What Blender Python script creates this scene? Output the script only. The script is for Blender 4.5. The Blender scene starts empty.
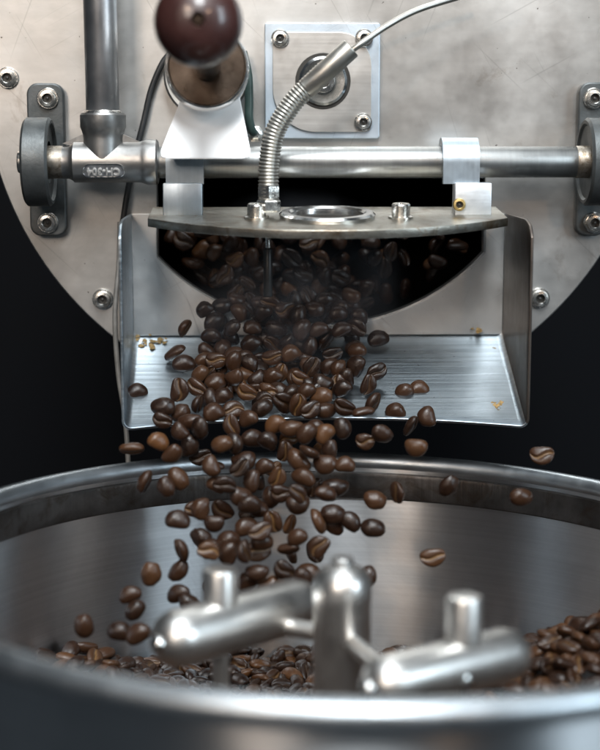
import bpy, bmesh, math, random
from mathutils import Vector, Matrix, noise
random.seed(7)
R = math.radians
SC = bpy.context.scene
COL = SC.collection

# ------------------------------------------------------------------ camera
CAM = Vector((0.0, -0.758, 0.35))
PITCH, YAW, FPX = 0.154, 0.029, 1500.0          # FPX: focal length in photo pixels (600 wide)
cd = bpy.data.cameras.new('camera')
cam = bpy.data.objects.new('camera', cd); COL.objects.link(cam)
cam.location = CAM; cam.rotation_euler = (math.pi/2-PITCH, 0, -YAW)
cd.sensor_fit = 'HORIZONTAL'; cd.sensor_width = 24.0; cd.lens = 60.0
cd.clip_start = 0.02; cd.clip_end = 50
cd.dof.use_dof = True; cd.dof.focus_distance = 0.718; cd.dof.aperture_fstop = 4.7
cd.dof.aperture_blades = 0
SC.camera = cam

# ------------------------------------------------------------------ world and lamps
w = bpy.data.worlds.new('World'); SC.world = w; w.use_nodes = True
bg = w.node_tree.nodes['Background']
bg.inputs[0].default_value = (0.72, 0.86, 1.0, 1); bg.inputs[1].default_value = 0.045

def area(name, loc, target, sx, sy, power, col):
    l = bpy.data.lights.new(name, 'AREA'); l.shape = 'RECTANGLE'; l.size = sx; l.size_y = sy
    l.energy = power; l.color = col
    o = bpy.data.objects.new(name, l); COL.objects.link(o)
    o.location = loc
    o.rotation_euler = (Vector(target)-Vector(loc)).to_track_quat('-Z', 'Y').to_euler()
    return o
def bulb(name, loc, power, rad, col):
    l = bpy.data.lights.new(name, 'POINT'); l.energy = power; l.shadow_soft_size = rad; l.color = col
    o = bpy.data.objects.new(name, l); COL.objects.link(o); o.location = loc; return o
area('ceiling_light', (0.06, -1.20, 1.50), (0.02, -0.05, 0.30), 0.42, 0.8, 33, (0.94, 0.98, 1.0))
area('overhead_fill', (0.10, -0.50, 1.50), (0.05, -0.25, 0.20), 0.9, 0.8, 10, (0.90, 0.96, 1.0))  # unseen overhead panel added to brighten the tops of the stirrer arms
area('window_light', (1.30, -1.15, 0.80), (0.05, -0.05, 0.30), 0.5, 0.9, 14, (0.76, 0.90, 1.0))
area('wall_light', (-0.55, -1.75, 0.95), (-0.1, 0, 0.40), 0.4, 0.6, 8, (1.0, 0.87, 0.76))
bulb('pendant_lamp', (-0.55, -1.55, 1.05), 5, 0.035, (1.0, 0.62, 0.36))
bulb('pendant_lamp', (0.62, -1.75, 1.00), 5, 0.035, (1.0, 0.62, 0.36))
SC.view_settings.view_transform = 'Standard'; SC.view_settings.look = 'None'
SC.view_settings.exposure = 0.0; SC.view_settings.gamma = 1.0
SC.view_settings.use_curve_mapping = False
SC.cycles.use_denoising = True
SC.cycles.max_bounces = 8

# ------------------------------------------------------------------ measuring helpers
def P(u, v, Y):
    """world point on the vertical plane at depth Y that a measured photo point belongs to"""
    a, b, c = (u-300)/FPX, 1.0, -(v-375)/FPX
    cp, sp = math.cos(PITCH), math.sin(PITCH)
    y1, z = cp*b+sp*c, -sp*b+cp*c
    cy, sy = math.cos(YAW), math.sin(YAW)
    d = Vector((cy*a+sy*y1, -sy*a+cy*y1, z))
    return CAM + d*((Y-CAM.y)/d.y)
def PZ(u, v, Z):
    p = P(u, v, 0.0)-CAM
    return CAM + p*((Z-CAM.z)/p.z)
def L(n, Y): return n*(Y-CAM.y)/FPX           # photo pixels -> metres at depth Y

# ------------------------------------------------------------------ object helpers
def link(name, data, parent=None, mat=None):
    o = bpy.data.objects.new(name, data); COL.objects.link(o)
    if mat is not None and data is not None: data.materials.append(mat)
    if parent is not None:
        o.parent = parent
        if parent.parent is None and parent.type == 'EMPTY':
            o.matrix_parent_inverse = Matrix.Translation(parent.location).inverted()
    return o
def tag(o, label=None, cat=None, group=None, kind=None):
    if label: o['label'] = label
    if cat: o['category'] = cat
    if group: o['group'] = group
    if kind: o['kind'] = kind
    return o
def thing(name, label, cat, loc, group=None):
    o = bpy.data.objects.new(name, None); COL.objects.link(o)
    o.location = loc; o.empty_display_size = 0.02
    return tag(o, label, cat, group)
def finish(bm, name, smooth=40):
    me = bpy.data.meshes.new(name)
    bmesh.ops.recalc_face_normals(bm, faces=bm.faces)
    bm.to_mesh(me); bm.free()
    if smooth:
        me.shade_smooth(); me.set_sharp_from_angle(angle=R(smooth))
    return me
def frame(axis):
    a = Vector(axis).normalized()
    t = Vector((0, 0, 1)) if abs(a.z) < 0.9 else Vector((1, 0, 0))
    x = t.cross(a).normalized(); return x, a.cross(x), a
def lathe(bm, org, axis, prof, n=40, closed=False):
    """prof: (radius, height along axis)"""
    x, y, a = frame(axis); org = Vector(org); rings = []
    for r, h in prof:
        if r < 1e-7: rings.append([bm.verts.new(org+a*h)])
        else: rings.append([bm.verts.new(org+a*h+(x*math.cos(t)+y*math.sin(t))*r) for t in (2*math.pi*k/n for k in range(n))])
    pairs = list(zip(rings, rings[1:]))
    if closed: pairs.append((rings[-1], rings[0]))
    for A, B in pairs:
        for k in range(n):
            j = (k+1) % n
            if len(A) == 1 and len(B) == 1: continue
            if len(A) == 1: bm.faces.new((A[0], B[k], B[j]))
            elif len(B) == 1: bm.faces.new((A[k], A[j], B[0]))
            else: bm.faces.new((A[k], A[j], B[j], B[k]))
def lathe_m(name, org, axis, prof, n=40, closed=False, smooth=35):
    bm = bmesh.new(); lathe(bm, org, axis, prof, n, closed); return finish(bm, name, smooth)
def cyl(name, a, b, r, bev=0.0006, n=40):
    a, b = Vector(a), Vector(b); h = (b-a).length
    return lathe_m(name, a, b-a, [(0, 0), (r-bev, 0), (r-bev*.3, bev*.3), (r, bev), (r, h-bev), (r-bev*.3, h-bev*.3), (r-bev, h), (0, h)], n)
def spline(pts, sub=10):
    """Catmull-Rom through pts"""
    pts = [Vector(p) for p in pts]; q = [2*pts[0]-pts[1]]+pts+[2*pts[-1]-pts[-2]]; out = []
    for i in range(1, len(q)-2):
        for k in range(sub):
            t = k/sub; p0, p1, p2, p3 = q[i-1:i+3]
            out.append(0.5*((2*p1)+(p2-p0)*t+(2*p0-5*p1+4*p2-p3)*t*t+(3*p1-p0-3*p2+p3)*t**3))
    out.append(pts[-1]); return out
def tube(name, pts, rad, n=14, smooth=40):
    """rad: number or function of arc length index"""
    bm = bmesh.new(); rings = []; up = Vector((0.13, 0.97, 0.2))
    N = len(pts)
    for i, p in enumerate(pts):
        t = (pts[min(i+1, N-1)]-pts[max(i-1, 0)]).normalized()
        x = up.cross(t).normalized(); y = t.cross(x); up = -x.cross(t) if False else y.cross(x)*0+up
        r = rad(i) if callable(rad) else rad
        rings.append([bm.verts.new(p+(x*math.cos(a)+y*math.sin(a))*r) for a in (2*math.pi*k/n for k in range(n))])
    for A, B in zip(rings, rings[1:]):
        for k in range(n): bm.faces.new((A[k], A[(k+1) % n], B[(k+1) % n], B[k]))
    bm.faces.new(rings[0]); bm.faces.new(rings[-1])
    return finish(bm, name, smooth)
def sheet(name, loops, Y0, Y1, bev=0.0004, res=2):
    """flat plate in the XZ plane: loops of (x, z), first outer then holes; faces at depth Y0 (front) and Y1"""
    cu = bpy.data.curves.new(name, 'CURVE'); cu.dimensions = '2D'; cu.fill_mode = 'BOTH'
    for lp in loops:
        s = cu.splines.new('POLY'); s.points.add(len(lp)-1); s.use_cyclic_u = True
        for pt, (a, b) in zip(s.points, lp): pt.co = (a, b, 0, 1)
    cu.extrude = max(abs(Y1-Y0)/2-bev, 1e-5); cu.bevel_depth = bev; cu.bevel_resolution = res; cu.offset = -bev
    o = bpy.data.objects.new('tmp', cu); COL.objects.link(o)
    dg = bpy.context.evaluated_depsgraph_get(); dg.update()
    me = bpy.data.meshes.new_from_object(o.evaluated_get(dg))
    bpy.data.objects.remove(o); bpy.data.curves.remove(cu)
    me.transform(Matrix.Translation((0, (Y0+Y1)/2, 0)) @ Matrix.Rotation(math.pi/2, 4, 'X'))
    me.name = name; me.shade_smooth(); me.set_sharp_from_angle(angle=R(30))
    return me
def rrect(x0, x1, z0, z1, r, n=8, corners=(1, 1, 1, 1)):
    pts = []
    for (cx, cz, a0), on in zip(((x1, z1, 0), (x0, z1, 90), (x0, z0, 180), (x1, z0, 270)), corners):
        if not on or r <= 0: pts.append((cx, cz)); continue
        rr = r*on
        ox = cx-rr if cx == x1 else cx+rr; oz = cz-rr if cz == z1 else cz+rr
        for k in range(n+1):
            a = R(a0+90*k/n); pts.append((ox+rr*math.cos(a), oz+rr*math.sin(a)))
    return pts
def box(bm, c, s, bev=0.0008, rot=None, seg=2):
    m = Matrix.LocRotScale(Vector(c), rot, Vector(s))
    r = bmesh.ops.create_cube(bm, size=1, matrix=m)
    es = list({e for v in r['verts'] for e in v.link_edges})
    if bev: bmesh.ops.bevel(bm, geom=es, offset=bev, segments=seg, profile=.5, affect='EDGES')
def box_m(name, c, s, bev=0.0008, rot=None):
    bm = bmesh.new(); box(bm, c, s, bev, rot); return finish(bm, name, 35)

# ------------------------------------------------------------------ materials
def newmat(name):
    m = bpy.data.materials.new(name); m.use_nodes = True
    nt = m.node_tree; return m, nt, nt.nodes['Principled BSDF']
def N(nt, t, **kw):
    n = nt.nodes.new(t)
    for k, v in kw.items():
        if k.startswith('i_'): n.inputs[k[2:].replace('_', ' ')].default_value = v
        else: setattr(n, k, v)
    return n
def ramp(nt, src, stops):
    r = nt.nodes.new('ShaderNodeValToRGB'); e = r.color_ramp.elements
    while len(e) < len(stops): e.new(.5)
    for k, (p, c) in zip(e, stops): k.position = p; k.color = c if len(c) == 4 else (*c, 1)
    nt.links.new(src, r.inputs[0]); return r.outputs[0]
def noise_n(nt, scale, vec, detail=5, rough=.6, dist=0.0):
    n = N(nt, 'ShaderNodeTexNoise'); n.inputs['Scale'].default_value = scale
    n.inputs['Detail'].default_value = detail; n.inputs['Roughness'].default_value = rough
    n.inputs['Distortion'].default_value = dist
    nt.links.new(vec, n.inputs['Vector']); return n.outputs['Fac']
def mix(nt, fac, a, b, mode='MIX'):
    m = N(nt, 'ShaderNodeMix', data_type='RGBA', blend_type=mode)
    for s, v in ((m.inputs[0], fac), (m.inputs[6], a), (m.inputs[7], b)):
        if hasattr(v, 'is_linked'): nt.links.new(v, s)
        elif isinstance(v, (int, float)): s.default_value = v
        else: s.default_value = (*v, 1)
    return m.outputs[2]
def metal(name, col, col2, rough=(.3, .5), blotch=25, brush=None, bump=.05, stain=None, stain_amt=.55, scratch=0.0, metallic=1.0, spots=0.0):
    """worn metal: blotchy tone, brushed grain, stains, long scratches and pits"""
    m, nt, b = newmat(name)
    tc = N(nt, 'ShaderNodeTexCoord').outputs['Object']
    big = noise_n(nt, blotch, tc, 6, .62, .4)
    c = mix(nt, ramp(nt, big, [(.32, (0, 0, 0)), (.68, (1, 1, 1))]), col, col2)
    rgh = ramp(nt, noise_n(nt, blotch*2.3, tc, 7, .65), [(.3, (rough[0],)*3), (.7, (rough[1],)*3)])
    hgt = None
    if brush:
        mp = N(nt, 'ShaderNodeMapping'); nt.links.new(tc, mp.inputs[0]); mp.inputs['Scale'].default_value = brush
        g = noise_n(nt, 1.0, mp.outputs[0], 3, .6)
        c = mix(nt, .5 if 'tray' in name else .22, c, ramp(nt, g, [(.3, (.45,)*3), (.7, (1,)*3)]), 'MULTIPLY'); hgt = g
    if stain:
        s = ramp(nt, noise_n(nt, blotch*1.7+3, tc, 9, .72, 1.2), [(stain_amt, (0, 0, 0)), (min(stain_amt+.16, 1), (.8,)*3)])
        c = mix(nt, s, c, stain)
    if scratch:
        for rot, sc in ((.5, 1.0), (2.1, 1.6), (-.75, .8), (1.2, 1.3), (-1.25, 1.1)):
            vr = N(nt, 'ShaderNodeVectorRotate', rotation_type='Y_AXIS'); vr.inputs['Angle'].default_value = rot
            nt.links.new(tc, vr.inputs['Vector'])
            mp = N(nt, 'ShaderNodeMapping'); nt.links.new(vr.outputs[0], mp.inputs[0])
            mp.inputs['Scale'].default_value = (9*sc, 9, 520*sc); mp.inputs['Location'].default_value = (rot*7, 0, rot*3)
            s = ramp(nt, noise_n(nt, 1.0, mp.outputs[0], 1, .5, .15), [(.715, (0, 0, 0)), (.75, (scratch,)*3)])
            c = mix(nt, s, c, tuple(x*.45 for x in col))
    if spots:
        s = ramp(nt, noise_n(nt, 420, tc, 2, .5), [(.735, (0, 0, 0)), (.76, (spots,)*3)])
        c = mix(nt, s, c, (.05, .035, .025))
    nt.links.new(c, b.inputs['Base Color']); nt.links.new(rgh, b.inputs['Roughness'])
    b.inputs['Metallic'].default_value = metallic
    bp = N(nt, 'ShaderNodeBump'); bp.inputs['Strength'].default_value = bump; bp.inputs['Distance'].default_value = .0006
    nt.links.new(hgt if hgt is not None else noise_n(nt, 900, tc, 3, .6), bp.inputs['Height'])
    nt.links.new(bp.outputs[0], b.inputs['Normal'])
    return m
def plain(name, col, rough=.5, metallic=0.0, var=.25, scale=120, bump=.1, coat=0.0):
    m, nt, b = newmat(name)
    tc = N(nt, 'ShaderNodeTexCoord').outputs['Object']
    n = noise_n(nt, scale, tc, 6, .65)
    c = mix(nt, ramp(nt, n, [(.3, (0,)*3), (.7, (1,)*3)]), tuple(x*(1-var) for x in col), tuple(min(1, x*(1+var)) for x in col))
    nt.links.new(c, b.inputs['Base Color']); b.inputs['Metallic'].default_value = metallic
    nt.links.new(ramp(nt, n, [(.2, (max(0.03, rough-.1),)*3), (.8, (min(1, rough+.1),)*3)]), b.inputs['Roughness'])
    if max(col) < .02: b.inputs['Specular IOR Level'].default_value = .15
    b.inputs['Coat Weight'].default_value = coat; b.inputs['Coat Roughness'].default_value = .12
    bp = N(nt, 'ShaderNodeBump'); bp.inputs['Strength'].default_value = bump; bp.inputs['Distance'].default_value = .0004
    nt.links.new(noise_n(nt, scale*5, tc, 4, .6), bp.inputs['Height']); nt.links.new(bp.outputs[0], b.inputs['Normal'])
    return m

M = {}
M['plate'] = metal('worn_steel_plate', (.42, .410, .392), (.70, .688, .665), (.32, .48), 9, (60, 60, 160), .025, (.27, .22, .175), .585, .25, spots=.9)
M['panel'] = metal('chute_panel_steel', (.66, .67, .665), (.86, .87, .865), (.36, .5), 22, None, .02, (.42, .33, .24), .62, .3, spots=.9)
M['bean_reflection'] = metal('bean_reflection_steel', (.12, .10, .087), (.19, .163, .145), (.34, .46), 30, (10, 300, 10), .1, (.12, .09, .07), .6)  # dark reflection of the beans put into the colour of the right wall
M['tray'] = metal('brushed_tray_steel', (.32, .38, .43), (.50, .56, .61), (.28, .40), 18, (8, 520, 520), .35, (.30, .25, .18), .66, 0, spots=.9)
M['shaft'] = metal('turned_shaft_steel', (.29, .295, .29), (.38, .385, .38), (.34, .46), 30, (700, 20, 20), .06, (.30, .27, .23), .66)
M['cast'] = metal('cast_stainless', (.30, .297, .29), (.42, .415, .405), (.32, .46), 60, None, .05, (.33, .22, .09), .63)
M['pipe'] = metal('dark_pipe_steel', (.44, .44, .45), (.58, .58, .59), (.32, .42), 40, (20, 20, 5), .05, (.16, .12, .10), .64)
M['iron'] = metal('grey_cast_iron', (.068, .076, .078), (.125, .133, .135), (.40, .58), 70, None, .16, (.12, .09, .06), .62, metallic=.75)
M['strap'] = metal('brushed_aluminium_strap', (.36, .43, .49), (.48, .55, .61), (.36, .48), 40, (500, 30, 30), .06, None)
M['white'] = metal('white_reflection_steel', (.74, .75, .76), (.80, .81, .82), (.35, .48), 30, None, .04, None, metallic=.05)  # bright window reflection on the bracket put into the colour
M['lug'] = metal('machined_aluminium_lug', (.62, .65, .68), (.76, .79, .81), (.36, .5), 60, (40, 40, 500), .08, (.40, .33, .24), .62, metallic=.7)
M['mark'] = metal('worn_letter_tops', (.40, .39, .375), (.50, .49, .47), (.45, .55), 60, None, 0, None, metallic=.25)
M['lid'] = metal('greasy_lid_steel', (.22, .205, .17), (.42, .405, .365), (.28, .46), 45, None, .2, (.17, .105, .05), .50)
M['bolt'] = metal('bolt_steel', (.66, .64, .60), (.80, .78, .74), (.18, .32), 180, None, .1, (.30, .24, .16), .62)
M['recess'] = plain('dark_recess', (.02, .018, .015), .45)  # near-black inside of screw recesses and ring round the centre washer
M['ring'] = metal('polished_ring_steel', (.66, .66, .65), (.80, .80, .79), (.12, .24), 80, None, .04)
M['hose'] = metal('conduit_steel', (.34, .325, .295), (.44, .425, .39), (.34, .44), 90, None, .02, (.28, .2, .12), .68)
M['cover'] = metal('blue_grey_cover_steel', (.48, .56, .64), (.60, .67, .73), (.40, .52), 30, None, .06, None, scratch=.3)
M['cover2'] = metal('machined_cover_steel', (.50, .485, .46), (.62, .60, .575), (.38, .5), 30, (10, 10, 500), .06, (.4, .33, .26), .66)
M['bin'] = metal('bin_sheet_steel', (.62, .64, .66), (.80, .82, .84), (.285, .295), 16, (5, 5, 900), .05, None)
nt = M['bin'].node_tree; b = nt.nodes['Principled BSDF']; b.inputs['Anisotropic'].default_value = .96; b.inputs['Anisotropic Rotation'].default_value = .25
tcb = N(nt, 'ShaderNodeTexCoord').outputs['Object']
mpb = N(nt, 'ShaderNodeMapping'); mpb.inputs['Location'].default_value = (-.10, .05, -.23); nt.links.new(tcb, mpb.inputs[0])
wv = N(nt, 'ShaderNodeTexWave', wave_type='RINGS', rings_direction='SPHERICAL'); wv.inputs['Scale'].default_value = 130
wv.inputs['Distortion'].default_value = 5; wv.inputs['Detail'].default_value = 4; wv.inputs['Detail Scale'].default_value = 3
nt.links.new(mpb.outputs[0], wv.inputs[0])
bpb = N(nt, 'ShaderNodeBump'); bpb.inputs['Strength'].default_value = .010; bpb.inputs['Distance'].default_value = .0008
nt.links.new(wv.outputs['Fac'], bpb.inputs['Height'])
old = b.inputs['Normal'].links[0].from_socket; nt.links.new(old, bpb.inputs['Normal']); nt.links.new(bpb.outputs[0], b.inputs['Normal'])
tg = N(nt, 'ShaderNodeTangent', direction_type='RADIAL', axis='Z'); nt.links.new(tg.outputs[0], b.inputs['Tangent'])
M['brown_tone'] = metal('brown_steel_and_reflection', (.05, .036, .027), (.11, .083, .064), (.26, .38), 60, None, .05, (.06, .04, .03), .55)  # boss face: reflection of the knob put into the colour; knob screw shares it
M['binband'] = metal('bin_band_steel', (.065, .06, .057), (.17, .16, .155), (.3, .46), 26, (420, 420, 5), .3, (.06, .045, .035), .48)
M['rim'] = metal('rim_bead_steel', (.38, .42, .455), (.50, .54, .57), (.32, .44), 40, None, .05, (.30, .24, .18), .66)
M['stir'] = metal('satin_stirrer_steel', (.62, .61, .59), (.74, .73, .71), (.32, .42), 40, None, .05, (.4, .33, .25), .68)
M['wood'] = plain('dark_red_varnished_wood', (.036, .012, .010), .40, 0, .35, 70, .06, .6)
M['brass'] = metal('old_brass', (.55, .40, .16), (.66, .50, .24), (.3, .45), 200, None, .1, (.2, .13, .05), .55)
M['brass_dull'] = metal('oily_spacer_steel', (.24, .215, .18), (.34, .31, .27), (.4, .55), 160, None, .1, (.10, .065, .03), .48)
M['rubber'] = plain('black_cable_rubber', (.018, .019, .02), .42, 0, .3)
M['grey'] = plain('grey_cable_sheath', (.16, .155, .145), .5, 0, .3)
M['green'] = plain('dark_green_cable', (.025, .045, .04), .38, 0, .3)
M['black'] = plain('black_machine_enamel', (.0028, .0031, .004), .6, 0, .3, 40, .1)
M['drum'] = plain('sooty_drum_iron', (.012, .011, .010), .7, .3, .4, 60, .3)
M['backdrop'] = plain('black_backdrop', (.0028, .0031, .0042), .9, 0, .25, 8, .05)
M['chaff'] = plain('golden_chaff', (.30, .20, .08), .8, 0, .6, 500, .4)

def bean_mat(name, per_object):
    m, nt, b = newmat(name)
    tc = N(nt, 'ShaderNodeTexCoord').outputs['Object']
    if per_object: rnd = N(nt, 'ShaderNodeObjectInfo').outputs['Random']
    else: rnd = N(nt, 'ShaderNodeAttribute', attribute_name='tone').outputs['Fac']
    c = ramp(nt, rnd, [(0, (.009, .0045, .0030)), (.42, (.019, .0086, .0050)), (.75, (.038, .0168, .0082)), (.93, (.064, .029, .013)), (1.0, (.11, .046, .016))])
    n = noise_n(nt, 330, tc, 5, .65)
    c = mix(nt, ramp(nt, n, [(.35, (.0,)*3), (.75, (.55,)*3)]), c, (.040, .018, .0085))
    att = N(nt, 'ShaderNodeAttribute', attribute_name='crease')
    cf = N(nt, 'ShaderNodeMath', operation='MULTIPLY'); nt.links.new(att.outputs['Fac'], cf.inputs[0])
    nt.links.new(ramp(nt, rnd, [(.3, (.1,)*3), (.9, (.85,)*3)]), cf.inputs[1])
    c = mix(nt, cf.outputs[0], c, (.24, .135, .052))
    nt.links.new(c, b.inputs['Base Color'])
    nt.links.new(ramp(nt, n, [(.3, (.24,)*3), (.7, (.44,)*3)]), b.inputs['Roughness'])
    b.inputs['Specular IOR Level'].default_value = .36
    bp = N(nt, 'ShaderNodeBump'); bp.inputs['Strength'].default_value = .35; bp.inputs['Distance'].default_value = .0003
    nt.links.new(noise_n(nt, 900, tc, 4, .65), bp.inputs['Height']); nt.links.new(bp.outputs[0], b.inputs['Normal'])
    return m
M['bean'] = bean_mat('roasted_bean', True)
M['beanpile'] = bean_mat('roasted_bean_pile', False)

# ------------------------------------------------------------------ backdrop
bm = bmesh.new(); box(bm, (0, .62, .35), (5, .02, 4), 0)
tag(link('backdrop', finish(bm, 'backdrop', 0), None, M['backdrop']), 'black wall behind the roaster', None, None, 'structure')

# ------------------------------------------------------------------ roaster: front plate, drum, cover plate, bolts
def XZ(u, v, Y=0.0): p = P(u, v, Y); return (p.x, p.z)
PCX, PCZ = XZ(322, 17); PR = .1755
pts5 = [XZ(0, 175), XZ(41, 260), XZ(105, 331), XZ(600, 256), XZ(533, 329)]
PCX, PCZ, PR = .0329, CAM.z+.0322, .1677
roaster = thing('coffee_roaster', 'drum coffee roaster with round worn steel front plate', 'roaster', (PCX, 0.0, PCZ-PR))
x0, zt = XZ(157, 178); x1, _ = XZ(485, 178)
ocx, ocz = XZ(320, 101); oR = L(222, 0)
def open_loop(grow=0.0, top=None):
    lp = []
    a0 = math.asin((x0-grow-ocx)/(oR+grow)); a1 = math.asin((x1+grow-ocx)/(oR+grow))
    for k in range(41):
        a = a0+(a1-a0)*k/40; lp.append((ocx+(oR+grow)*math.sin(a), ocz-(oR+grow)*math.cos(a)))
    t = (zt if top is None else top)
    return lp+[(x1+grow, t), (x0-grow, t)]
circ = [(PCX+PR*math.cos(2*math.pi*k/160), PCZ+PR*math.sin(2*math.pi*k/160)) for k in range(160)]
link('front_plate', sheet('front_plate', [circ, open_loop()], 0.0, .008, .0006), roaster, M['plate'])
link('drum_housing', lathe_m('drum_housing', (PCX, .0085, PCZ), (0, 1, 0), [(PR-.006, 0), (PR-.006, .30), (0, .30)], 96), roaster, M['black'])
link('drum', lathe_m('drum', (PCX, .0095, PCZ-.01), (0, 1, 0), [(.146, 0), (.146, .24), (0, .24)], 72), roaster, M['drum'])

def hexhead(parent, u, v, Y, rpx, out=(0, -1, 0), washer=True, name='bolt', rmat='bolt', base=None):
    """button socket screw on a washer: ring, chamfered head, hexagonal recess"""
    p = P(u, v, Y) if base is None else Vector(base); r = L(rpx, Y)
    a = Vector(out)
    bm = bmesh.new()
    if washer: lathe(bm, p+a*.0002, a, [(r*.5, 0), (r*1.0, 0), (r*1.0, .0009), (r*.93, .0012), (r*.5, .0012)], 28)
    h0 = .0014 if washer else .0002
    lathe(bm, p, a, [(r*.80, h0*.6), (r*.80, h0+r*.35), (r*.72, h0+r*.5), (r*.48, h0+r*.54), (r*.43, h0+r*.50), (r*.43, h0+r*.12)], 24)
    o = link(name, finish(bm, name, 35), parent, M[rmat])
    bm = bmesh.new(); x, y, ax = frame(a)
    vs = [bm.verts.new(p+a*(h0+r*.14)+(x*math.cos(t)+y*math.sin(t))*r*.44) for t in (2*math.pi*k/6+.3 for k in range(6))]
    bm.faces.new(vs); lathe(bm, p+a*(h0+r*.15), a, [(0, 0), (r*.16, 0), (r*.13, r*.16), (0, r*.20)], 8)
    link('hex_recess', finish(bm, 'hex_recess', 0), o, M['recess'])
    return o
for (u, v) in ((8, 78), (103, 299), (539, 298)): hexhead(roaster, u, v, 0, 10.5)

# square cover plate with round machined face and centre screw
cov = link('cover_plate', sheet('cover_plate', [rrect(*XZ(265, 140)[:1], XZ(378.5, 140)[0], XZ(300, 138.5)[1], XZ(300, 23.5)[1], .0012)], -.0052, -.0002, .0004), roaster, M['cover'])
fx0, fz1 = XZ(272.5, 32, -.0055); fx1, fz0 = XZ(371, 132, -.0055)
link('machined_face', sheet('machined_face', [rrect(fx0, fx1, fz0, fz1, L(52, 0), 14, (.62, .12, .8, .12))], -.0066, -.0054, .0002), cov, M['cover2'])
cc = P(323, 81, -.0068)
link('dark_groove', lathe_m('dark_groove', cc, (0, -1, 0), [(L(20, 0), -.001), (L(27, 0), .0), (L(26.5, 0), .0003), (L(20, 0), .0003)], 40), cov, M['recess'])
link('centre_washer', lathe_m('centre_washer', cc, (0, -1, 0), [(0, .0002), (L(23.5, 0), .0002), (L(23.5, 0), .0014), (L(21, 0), .0022), (L(13, 0), .0016), (0, .0016)], 40), cov, M['ring'])
hexhead(cov, 323, 81, -.0088, 15, washer=False, name='centre_bolt')
for (u, v) in ((280, 38.5), (364, 38), (363, 122)): hexhead(cov, u, v, -.0068, 8.8)

# ------------------------------------------------------------------ bearing blocks
BY = -.030                                   # shaft axis depth
def bearing(ub0, ub1, vt, vb, label, flip):
    (xa, za), (xb, zb) = XZ(ub0+2, vb-2, -.006), XZ(ub1-1, vt+2, -.006)
    cx, cz = (xa+xb)/2, (za+zb)/2
    t = thing('bearing_block', label, 'bearing', (cx, 0, za), 'bearing blocks of the door shaft')
    link('base_flange', sheet('base_flange', [rrect(xa, xb, za, zb, .0055, 8)], -.0065, -.0003, .0009), t, M['iron'])
    zc = P(300, 162, BY).z; r = .0212; wd = .0128; hx = cx+(.0000 if not flip else -.0012)
    # housing: thick wheel on the shaft axis, standing off the flange
    bm = bmesh.new()
    lathe(bm, (hx-wd/2-.001, BY+.004, zc), (1, 0, 0), [(.006, .002), (.012, .0012), (.0175, .0012), (.0185, .0), (r-.0012, 0), (r, .0012), (r, wd-.0012), (r-.0012, wd), (.0185, wd), (.0175, wd-.0015), (.010, wd-.0015)], 56)
    link('bearing_housing', finish(bm, 'housing', 30), t, M['iron'])
    link('spacer', cyl('spacer', (hx, BY, zc), (hx+(.0125 if not flip else -.0125), BY, zc), .0078), t, M['brass_dull'])
    link('shaft_end', cyl('shaft_end', (hx-(.0105 if not flip else -.0105), BY, zc), (hx, BY, zc), .0052), t, M['bolt'])
    for v in (98.5, 222.5): hexhead(t, (ub0+ub1)/2+1.5, v, -.0066, 10.5)
    return t
bearing(28.5, 64.5, 81, 238, 'dark grey bearing block left of the cast pipe tee', False)
bearing(573, 611, 80, 238, 'dark grey bearing block at the right edge, half out of the picture', True)

# ------------------------------------------------------------------ discharge door: shaft, tee, lever pipe, straps, lid, handle
zc = P(300, 162, BY).z
door = thing('discharge_door', 'raised roaster door with steel lid, hinge shaft, pipe lever and brown wooden knob', 'door', (P(320, 162, BY).x, BY, zc))
xs0 = P(152, 162, BY).x; xs1 = P(580, 162, BY).x
link('hinge_shaft', cyl('hinge_shaft', (xs0, BY, zc), (xs1, BY, zc), L(15.4, BY), .0006, 56), door, M['shaft'])
# cast tee
tx0, tx1 = P(58, 0, BY).x, P(156, 0, BY).x; trr = L(20, BY); tvx = P(103, 120, BY).x
bm = bmesh.new()
lathe(bm, (tx0, BY, zc), (1, 0, 0), [(0, 0), (trr*.80, 0), (trr*.82, .0035), (trr*.9, .005), (trr, .006), (trr, .0375), (trr*1.05, .039), (trr*1.12, .041), (trr*1.12, tx1-tx0-.0008), (trr*1.05, tx1-tx0), (0, tx1-tx0)], 48)
ztop = P(103, 113, BY).z; br = L(17, BY)
lathe(bm, (tvx, BY, zc), (0, 0, 1), [(0, 0), (trr*.985, .0005), (trr*.985, ztop-zc-.012), (trr*1.0, ztop-zc-.010), (br*1.24, ztop-zc-.0082), (br*1.32, ztop-zc-.0065), (br*1.32, ztop-zc-.001), (br*1.24, ztop-zc), (br*.9, ztop-zc), (br*.8, ztop-zc-.002), (0, ztop-zc-.002)], 48)
for s in (-1, 1):                              # webs in the corners of the tee
    vs = [Vector((tvx+s*br*.4, BY+d, zc+trr*.6)) for d in (-.002, .002)]+[Vector((tvx+s*br*2.35, BY+d, zc+trr*.9)) for d in (-.002, .002)]+[Vector((tvx+s*br*.9, BY+d, ztop-.009)) for d in (-.002, .002)]
    q = [bm.verts.new(a) for a in vs]
    for f in ((0, 2, 4), (1, 3, 5), (0, 1, 3, 2), (2, 3, 5, 4), (4, 5, 1, 0)): bm.faces.new([q[i] for i in f])
tee = link('pipe_tee', finish(bm, 'tee', 30), door, M['cast'])
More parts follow.
